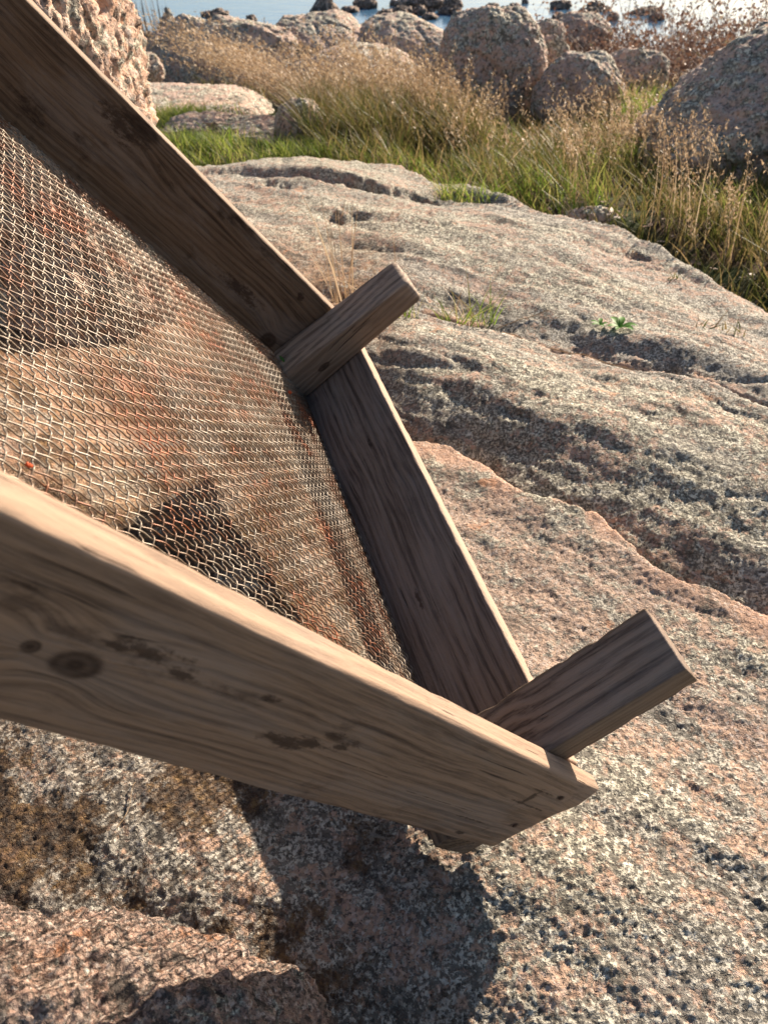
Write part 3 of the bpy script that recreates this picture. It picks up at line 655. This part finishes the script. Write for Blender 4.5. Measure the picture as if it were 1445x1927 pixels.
mesh_o = obj('wire_mesh', mesh_np('wire_mesh', np.vstack([Va, Vb]), np.vstack([Fa, Fb + len(Va)])), wirem, scr, kind='stuff')

# ------------------------------------------------------------------ grass
RS = np.random.RandomState(11)
def ribbons(base, tip_off, bend, width, nseg=3, two=False):
    """tapered blades. base (n,3), tip_off (n,3), bend (n,3) extra droop, width (n,)"""
    n = len(base); t = np.linspace(0, 1, nseg + 1)
    side = np.stack([-tip_off[:, 1], tip_off[:, 0], np.zeros(n)], 1)
    side += RS.normal(size=side.shape) * np.array([1, 1, 0.2]) * (np.linalg.norm(tip_off, axis=1)[:, None] * 0.8 + 1e-4)
    side /= np.linalg.norm(side, axis=1)[:, None]
    P = base[:, None, :] + tip_off[:, None, :] * t[None, :, None] + bend[:, None, :] * (t ** 2)[None, :, None]
    wd = width[:, None] * (1 - t[None, :] ** 1.5 * 0.93) * 0.5
    L = P - side[:, None, :] * wd[..., None]; R = P + side[:, None, :] * wd[..., None]
    V = np.stack([L, R], 2).reshape(n, -1, 3)
    k = np.arange(nseg); f = np.stack([2 * k, 2 * k + 1, 2 * k + 3, 2 * k + 2], 1)
    F = (np.arange(n)[:, None, None] * (2 * (nseg + 1)) + f[None]).reshape(-1, 4)
    return V.reshape(-1, 3), F, P
def leaf_mat(name, stops, trans=0.35):
    m = NM(name)
    g = m.n('ShaderNodeNewGeometry')
    ri = g.outputs['Random Per Island']
    big = m.noise(m.P, 2.0, 3)
    f = m.ma('ADD', m.ma('MULTIPLY', ri, 0.7), m.ma('MULTIPLY', big, 0.35))
    col = m.ramp(f, stops)
    m.put(m.bsdf.inputs['Base Color'], col); m.bsdf.inputs['Roughness'].default_value = 0.55; m.bsdf.inputs['Specular IOR Level'].default_value = 0.3
    tr = m.n('ShaderNodeBsdfTranslucent'); m.put(tr.inputs[0], col)
    mx = m.n('ShaderNodeMixShader'); mx.inputs[0].default_value = trans
    m.t.links.new(m.bsdf.outputs[0], mx.inputs[1]); m.t.links.new(tr.outputs[0], mx.inputs[2]); m.t.links.new(mx.outputs[0], m.out.inputs[0])
    return m.m
green = leaf_mat('green_grass', [(0.1, (0.06, 0.10, 0.018)), (0.45, (0.14, 0.205, 0.03)), (0.7, (0.25, 0.28, 0.06)), (0.95, (0.40, 0.33, 0.15))], 0.6)
olive = leaf_mat('olive_grass', [(0.1, (0.05, 0.07, 0.018)), (0.40, (0.12, 0.13, 0.03)), (0.65, (0.23, 0.18, 0.07)), (0.95, (0.36, 0.25, 0.13))], 0.4)
straw = leaf_mat('dry_grass', [(0.1, (0.22, 0.14, 0.08)), (0.45, (0.42, 0.29, 0.17)), (0.7, (0.52, 0.39, 0.25)), (0.95, (0.64, 0.52, 0.37))], 0.3)

def scatter(n, x0, x1, y0, y1, dens, minedge=0.02):
    """points on the soil in world X/Y, kept with probability dens(X,Y)"""
    X = RS.uniform(x0, x1, n); Y = RS.uniform(y0, y1, n)
    keep = RS.uniform(size=n) < dens(X, Y)
    d, t = pdist(X, Y, EDGE); keep &= d > minedge
    X = X[keep]; Y = Y[keep]
    return np.stack([X, Y, soil_z(X, Y)], 1)
def blades(name, pts, hmin, hmax, lean, w, mat, droop=0.25, wind=(-0.14, 0.0), nseg=3, kind='stuff', label=None, cat=None, parent=None, loc=None, group=None):
    n = len(pts); H = RS.uniform(hmin, hmax, n)
    a = RS.uniform(0, 2 * math.pi, n); ln = np.abs(RS.normal(0, lean, n))
    off = np.stack([np.cos(a) * ln * H + wind[0] * H, np.sin(a) * ln * H + wind[1] * H, H], 1)
    bend = np.stack([np.cos(a) * droop * H + wind[0] * H * .6, np.sin(a) * droop * H, -droop * 0.55 * H], 1)
    V, F, P = ribbons(pts, off, bend, RS.uniform(0.6, 1.3, n) * w, nseg)
    return obj(name, mesh_np(name, V, F), mat, kind=kind, label=label, cat=cat, parent=parent, loc=loc, group=group), P
clump = lambda X, Y, f, lo, hi: ss(lo, hi, fbm2(X * f, Y * f, 3))
# short bright green grass just beyond the slab (left and middle)
blades('green_grass', scatter(60000, -1.9, 0.6, 2.9, 4.6, lambda X, Y: ss(4.15, 3.95, Y + 0.5 * ss(-1.0, -1.5, X) * -0.6) * (0.2 + 0.8 * clump(X, Y, 2.5, -0.3, 0.3)) * (0.30 + 0.7 * ss(0.1, -0.5, X))), 0.04, 0.12, 0.35, 0.005, green)
# olive meadow, middle and right
blades('meadow_grass', scatter(90000, -0.3, 3.6, 2.0, 7.5, lambda X, Y: (0.25 + 0.75 * clump(X, Y, 1.6, -0.3, 0.3)) * ss(1.9, 2.3, Y + 0.1 * X) * np.clip(1.6 - Y * 0.14, 0.1, 1)), 0.06, 0.20, 0.40, 0.006, olive)
blades('green_grass', scatter(17000, 0.3, 3.4, 2.0, 6.5, lambda X, Y: clump(X + 5, Y + 2, 1.7, 0.0, 0.35)), 0.06, 0.19, 0.3, 0.006, green)
blades('meadow_grass', scatter(14000, -2.5, 0.4, 5.0, 6.6, lambda X, Y: clump(X + 1, Y + 6, 1.3, -0.1, 0.35) * ss(-1.2, -0.4, X + 0.2 * (Y - 4.4))), 0.10, 0.28, 0.3, 0.007, olive)

blades('green_grass', scatter(7000, 1.35, 2.6, 4.5, 6.2, lambda X, Y: clump(X + 1, Y, 2.0, -0.3, 0.2)), 0.12, 0.30, 0.3, 0.009, green)
mp = on(345, 222, -1.08)
blades('green_grass', np.stack([RS.normal(mp[0], 0.13, 2500), RS.normal(mp[1], 0.12, 2500), np.full(2500, -1.12)], 1), 0.04, 0.10, 0.5, 0.007, green)
# tall dry grass with open seed heads
def dry_grass(name, pts, hmin, hmax, wind, nspk=22, spk=0.010, kind='stuff', lean=0.16, stemw=0.0028, parent=None, label=None, cat=None, loc=None):
    n = len(pts); H = RS.uniform(hmin, hmax, n); a = RS.uniform(0, 2 * math.pi, n); ln = np.abs(RS.normal(0, lean, n))
    off = np.stack([np.cos(a) * ln * H + wind[0] * H, np.sin(a) * ln * H + wind[1] * H, H], 1)
    bend = np.stack([np.cos(a) * 0.15 * H + wind[0] * H * 0.9, np.sin(a) * 0.15 * H + wind[1] * H * .9, -0.10 * H], 1)
    V, F, P = ribbons(pts, off, bend, RS.uniform(0.6, 1.5, n) * stemw, 4)
    # spikelets: small diamonds spread around the top third
    t = RS.uniform(0.55, 1.02, (n, nspk))
    c_ = pts[:, None, :] + off[:, None, :] * t[..., None] + bend[:, None, :] * (t ** 2)[..., None]
    spread = (1.05 - t) * 0.42 * H[:, None] * 0.5 + 0.004
    d = RS.normal(size=(n, nspk, 3)); d /= np.linalg.norm(d, axis=2)[..., None]
    c_ = (c_ + d * spread[..., None] * RS.uniform(0.3, 1, (n, nspk, 1))).reshape(-1, 3)
    m_ = len(c_); ax = RS.normal(size=(m_, 3)) * 0.5 + np.array([wind[0], wind[1], 0.8]); ax /= np.linalg.norm(ax, axis=1)[:, None]
    sd = np.cross(ax, RS.normal(size=(m_, 3))); sd /= np.linalg.norm(sd, axis=1)[:, None]
    l = (RS.uniform(0.6, 1.4, m_) * spk)[:, None]
    D = np.stack([c_ - ax * l, c_ + sd * l * 0.3, c_ + ax * l, c_ - sd * l * 0.3], 1).reshape(-1, 3)
    Fd = np.arange(m_ * 4).reshape(-1, 4) + len(V)
    return obj(name, mesh_np(name, np.vstack([V, D]), np.vstack([F, Fd])), straw, kind=kind, parent=parent, label=label, cat=cat, loc=loc)
dry_grass('dry_grass', scatter(1150, -0.36, 0.55, 4.4, 5.3, lambda X, Y: (0.25 + 0.75 * clump(X, Y + 5, 2.2, -0.1, 0.3))), 0.22, 0.50, (-0.17, 0.0), 20, 0.0085, lean=0.34)
dry_grass('dry_grass', scatter(260, -0.45, -0.15, 4.6, 5.2, lambda X, Y: 1.0 + 0 * X), 0.35, 0.6, (-0.85, 0.0), 22, 0.0085, lean=0.15)
blades('meadow_grass', scatter(8000, -0.38, 0.5, 4.0, 5.0, lambda X, Y: (0.3 + 0.7 * clump(X, Y + 5, 2.2, -0.2, 0.3))), 0.12, 0.34, 0.35, 0.006, olive)
dry_grass('dry_grass', scatter(550, -0.7, 1.0, 5.3, 6.3, lambda X, Y: clump(X + 3, Y, 1.4, -0.05, 0.35) * ss(-1.9, -1.0, X + .3 * (Y - 4.6))), 0.28, 0.60, (-0.34, 0.0), 20, 0.010)
dry_grass('dry_grass', scatter(1700, 0.3, 2.4, 3.5, 5.0, lambda X, Y: clump(X + 8, Y + 3, 1.5, 0.0, 0.4)), 0.18, 0.38, (-0.12, 0.0), 18, 0.009, lean=0.28)
dry_grass('dry_grass', scatter(700, 0.7, 2.6, 2.3, 3.6, lambda X, Y: clump(X + 2, Y + 9, 2.2, 0.0, 0.3)), 0.22, 0.42, (-0.12, 0.0), 34, 0.0065)
dry_grass('dry_grass', scatter(1500, 0.8, 5.0, 5.8, 8.5, lambda X, Y: clump(X + 2, Y + 1, 0.9, -0.3, 0.3)), 0.20, 0.42, (-0.15, 0.0), 22, 0.012)
# dead leaves and straw on the soil by the slab edge
pts = scatter(9000, -0.2, 2.6, 1.8, 4.0, lambda X, Y: ss(0.45, 0.05, pdist(X, Y, EDGE)[0]), -0.03)
n = len(pts); a = RS.uniform(0, 6.28, n); dv = np.stack([np.cos(a), np.sin(a), RS.uniform(-.2, .5, n)], 1); l = RS.uniform(0.008, 0.024, n)[:, None]
sd = np.stack([-np.sin(a), np.cos(a), RS.uniform(-.4, .4, n)], 1); c_ = pts + np.array([0, 0, 0.012])
litter = leaf_mat('dead_leaves', [(0.1, (0.05, 0.025, 0.015)), (0.5, (0.16, 0.09, 0.05)), (0.8, (0.30, 0.19, 0.12)), (0.97, (0.42, 0.30, 0.2))], 0.1)
obj('leaf_litter', mesh_np('leaf_litter', np.stack([c_ - dv * l, c_ + sd * l * .45, c_ + dv * l, c_ - sd * l * .45], 1).reshape(-1, 3), np.arange(n * 4).reshape(-1, 4)), litter, kind='stuff')

# twiggy scrub at the top right
def scrub(cx, cy, rad, h, ntw, label):
    z0 = float(soil_z(np.array([cx]), np.array([cy]))[0])
    e = bpy.data.objects.new('shrub', None); C.objects.link(e); e.location = (cx, cy, z0); e['label'] = label; e['category'] = 'shrub'
    a = RS.uniform(0, 6.28, ntw); r = rad * np.sqrt(RS.uniform(0, 1, ntw))
    b = np.stack([np.cos(a) * r * .6, np.sin(a) * r * .6, np.zeros(ntw)], 1)
    off = np.stack([np.cos(a) * r * .7 + RS.normal(0, .12, ntw), np.sin(a) * r * .7 + RS.normal(0, .12, ntw), RS.uniform(.4, 1, ntw) * h], 1)
    bend = RS.normal(0, 0.12, (ntw, 3))
    V, F, P = ribbons(b, off, bend, np.full(ntw, 0.012), 5)
    # side twigs
    tsel = RS.uniform(0.2, 1, (ntw, 7)); sb = (b[:, None] + off[:, None] * tsel[..., None] + bend[:, None] * (tsel ** 2)[..., None]).reshape(-1, 3)
    so_ = RS.normal(0, 0.11, sb.shape) + np.array([0, 0, 0.05])
    V2, F2, P2 = ribbons(sb, so_, RS.normal(0, .03, sb.shape), np.full(len(sb), 0.006), 2)
    tw = NM('twig_bark'); twm = tw.done(tw.mix(tw.noise(tw.P, 20, 3), (0.16, 0.10, 0.075), (0.34, 0.25, 0.20)), 0.8)
    obj('twigs', mesh_np('twigs', np.vstack([V, V2]), np.vstack([F, F2 + len(V)])), twm, parent=e, kind='stuff')
    q = RS.uniform(0.2, 1.1, (len(sb), 4)); lc = (sb[:, None] + so_[:, None] * q[..., None]).reshape(-1, 3)
    m_ = len(lc); ax = RS.normal(size=(m_, 3)); ax /= np.linalg.norm(ax, axis=1)[:, None]; s2 = np.cross(ax, RS.normal(size=(m_, 3))); s2 /= np.linalg.norm(s2, axis=1)[:, None]
    l = RS.uniform(0.011, 0.024, m_)[:, None]
    D = np.stack([lc - ax * l, lc + s2 * l * .5, lc + ax * l, lc - s2 * l * .5], 1).reshape(-1, 3)
    lm = leaf_mat('withered_leaves', [(0.1, (0.10, 0.045, 0.03)), (0.5, (0.26, 0.15, 0.10)), (0.8, (0.42, 0.30, 0.23)), (0.97, (0.20, 0.22, 0.06))], 0.25)
    obj('leaves', mesh_np('leaves', D, np.arange(m_ * 4).reshape(-1, 4)), lm, parent=e, kind='stuff')
scrub(2.1, 7.3, 0.8, 0.6, 260, 'low twiggy brown shrub at the waterline right of the boulders')
scrub(3.3, 6.9, 0.9, 0.75, 300, 'dense reddish brown shrub in the upper right corner')
scrub(2.7, 6.0, 0.6, 0.45, 160, 'small twiggy shrub between the grass and the dense corner shrub')
scrub(1.55, 8.2, 0.6, 0.55, 220, 'sparse shrub at the waterline, leftmost of the brown scrub')
scrub(3.0, 8.3, 1.0, 0.8, 380, 'tall twiggy shrub standing against the water in the upper right')
scrub(4.1, 7.6, 0.9, 0.8, 320, 'brown shrub cut by the right edge of the picture')

# reeds by the water at the left
rp = np.stack([RS.uniform(-4.05, -3.45, 90), RS.uniform(12.6, 15, 90), np.full(90, ZW - 0.05)], 1)
rm = leaf_mat('reed_stems', [(0.1, (0.07, 0.045, 0.03)), (0.6, (0.16, 0.10, 0.06)), (0.95, (0.25, 0.17, 0.10))], 0.1)
blades('reeds', rp, 0.45, 0.95, 0.08, 0.022, rm, droop=0.03, wind=(-0.05, 0))

# ------------------------------------------------------------------ small things on the rock
def zr(x, y): return float(bedrock_z(np.array([x]), np.array([y]))[0])
def on_rock(px, py, z=ZB):
    for _ in range(6):
        p = on(px, py, z); z = zr(p[0], p[1])
    return np.array([p[0], p[1], z])
def tuft(px, py, n, r, h0_, h1_, mat, label, width=0.0035, lean=0.5, cat='grass tuft', wind=(-0.1, 0), droop=0.3):
    p = on_rock(px, py)
    a = RS.uniform(0, 6.28, n); q = r * np.sqrt(RS.uniform(0, 1, n))
    pts = np.stack([np.cos(a) * q * 1.4, np.sin(a) * q * 0.7, np.full(n, -0.006)], 1)
    blades('grass_tuft', pts, h0_, h1_, lean, width, mat, kind=None, label=label, cat=cat, loc=tuple(p), wind=wind, droop=droop)
tuft(645, 560, 16, 0.035, 0.16, 0.34, straw, 'thin tuft of dry straw stalks rising behind the rounded leg', 0.0040, 0.16, droop=0.08)
tuft(700, 560, 14, 0.04, 0.06, 0.17, straw, 'short dry stalks in the crack beside the rounded leg', 0.0035, 0.3)
tuft(745, 520, 2, 0.004, 0.18, 0.24, straw, 'lone dry stalk standing just above the tip of the rounded leg', 0.003, 0.03, droop=0.03, wind=(0, 0))
tuft(770, 598, 16, 0.02, 0.04, 0.09, green, 'small green tuft in the crack under the tip of the rounded leg')
tuft(840, 605, 18, 0.03, 0.04, 0.10, green, 'leftmost of the two green tufts in the middle crack')
tuft(895, 612, 34, 0.04, 0.05, 0.14, green, 'largest green tuft growing in the middle crack of the bedrock', lean=0.6)
tuft(900, 600, 12, 0.05, 0.06, 0.14, straw, 'flattened straw lying through the green tuft in the crack', 0.003, 1.2)
tuft(880, 372, 160, 0.09, 0.05, 0.13, green, 'round bright green tuft at the far edge of the bedrock', 0.004, 0.5)
tuft(1270, 525, 14, 0.02, 0.02, 0.05, olive, 'tiny olive tuft near the right edge of the bedrock')
tuft(1350, 625, 30, 0.05, 0.02, 0.05, olive, 'low yellowish plant in the crack at the right edge', 0.006, 0.9)
tuft(640, 425, 5, 0.02, 0.05, 0.10, straw, 'few dry stalks by the hollow in the far bedrock', 0.003, 0.3)
# broad leaf plant
def leafplant(px, py, label, n=7, s=0.05):
    p = on_rock(px, py); e = bpy.data.objects.new('plant', None); C.objects.link(e); e.location = tuple(p); e['label'] = label; e['category'] = 'plant'
    lm = leaf_mat('plantain_leaf', [(0.1, (0.05, 0.16, 0.02)), (0.9, (0.13, 0.30, 0.04))], 0.4)
    for k in range(n):
        a = 6.28 * k / n + RS.uniform(-.3, .3); L = s * RS.uniform(.7, 1.2); nn = 6
        V = []
        for i in range(nn + 1):
            t = i / nn; wv = 0.22 * L * math.sin(math.pi * min(1, t * 0.92 + 0.04)) ** 0.8
            for q in (-1, 0, 1):
                V.append((t * L * math.cos(a) - q * wv * math.sin(a), t * L * math.sin(a) + q * wv * math.cos(a), 0.004 + L * (0.75 * t - 0.5 * t * t) + abs(q) * wv * 0.35))
        obj('leaf', mesh_np('leaf', np.array(V), grid_faces(nn + 1, 3)), lm, parent=e)
leafplant(1165, 618, 'broad leaved green plant in the crack of the bedrock', 6, 0.036)
leafplant(1128, 615, 'dark small leaved plant just left of the broad leaved one', 5, 0.022)

def straw_line(p, q, label, r=0.0013, lift=0.003, sag=0.0):
    a = on_rock(*p); b = on_rock(*q); n = 14; t = np.linspace(0, 1, n)
    P = a[None] + (b - a)[None] * t[:, None]
    P[:, 2] = np.maximum(P[:, 2], bedrock_z(P[:, 0], P[:, 1]) + r) + lift
    P[1:-1, 2] = np.maximum(P[1:-1, 2], (P[:-2, 2] + P[2:, 2]) / 2)
    P[:, 0] += 0.004 * np.sin(t * 5)
    k = np.arange(4) * math.pi / 2
    V = (P[:, None, :] - P[0]) + r * np.stack([0 * k, np.cos(k), np.sin(k)], 1)[None]
    obj('straw', mesh_np('straw', V.reshape(-1, 3), grid_faces(n, 4, True)), straw, label=label, cat='straw', loc=tuple(P[0]))
straw_line((945, 628), (1030, 655), 'short straw lying along the middle crack')
straw_line((1035, 655), (1190, 705), 'long thin straw lying along the middle crack')
straw_line((935, 622), (1035, 585), 'dry blade crossing the rock to the right of the largest tuft')
straw_line((222, 1560), (262, 1475), 'dry straw on the shaded rock below the near side board', 0.0011)

# bits on the mesh
mr = NM('red_flake'); redm = mr.done(mr.mix(mr.noise(mr.P, 200, 2), (0.45, 0.05, 0.015), (0.6, 0.12, 0.03)), 0.6)
def bit(u, v, size, mat, label, cat, name, seed, n_=0.006, flat=0.6):
    D, F = cube_sphere(7)
    P = D * (1 + 0.45 * n3(D * 1.6 + seed))[:, None] * np.array([size, size * .7, size * flat])
    pos = M4 @ Vector((u * S, v * S, float(sheet_n(np.array([u * S]), np.array([v * S]))[0]) + n_))
    o = obj(name, mesh_np(name, P, F), mat, label=label, cat=cat); o.matrix_world = Matrix.Translation(pos) @ M4.to_3x3().to_4x4()
bit(-0.105, 0.66, 0.0042, redm, 'tiny red berry resting on the wire mesh near the rounded leg', 'berry', 'red_berry', 1)
bit(-0.538, 0.182, 0.0030, redm, 'small red berry on the mesh beside the near side board', 'berry', 'red_berry', 5)
gl = leaf_mat('small_green_leaf', [(0.1, (0.05, 0.14, 0.03)), (0.9, (0.10, 0.24, 0.05))], 0.3)
bit(-0.085, 0.765, 0.011, gl, 'small green leaf caught at the base of the rounded leg', 'leaf', 'leaf', 8, 0.012, 0.15)
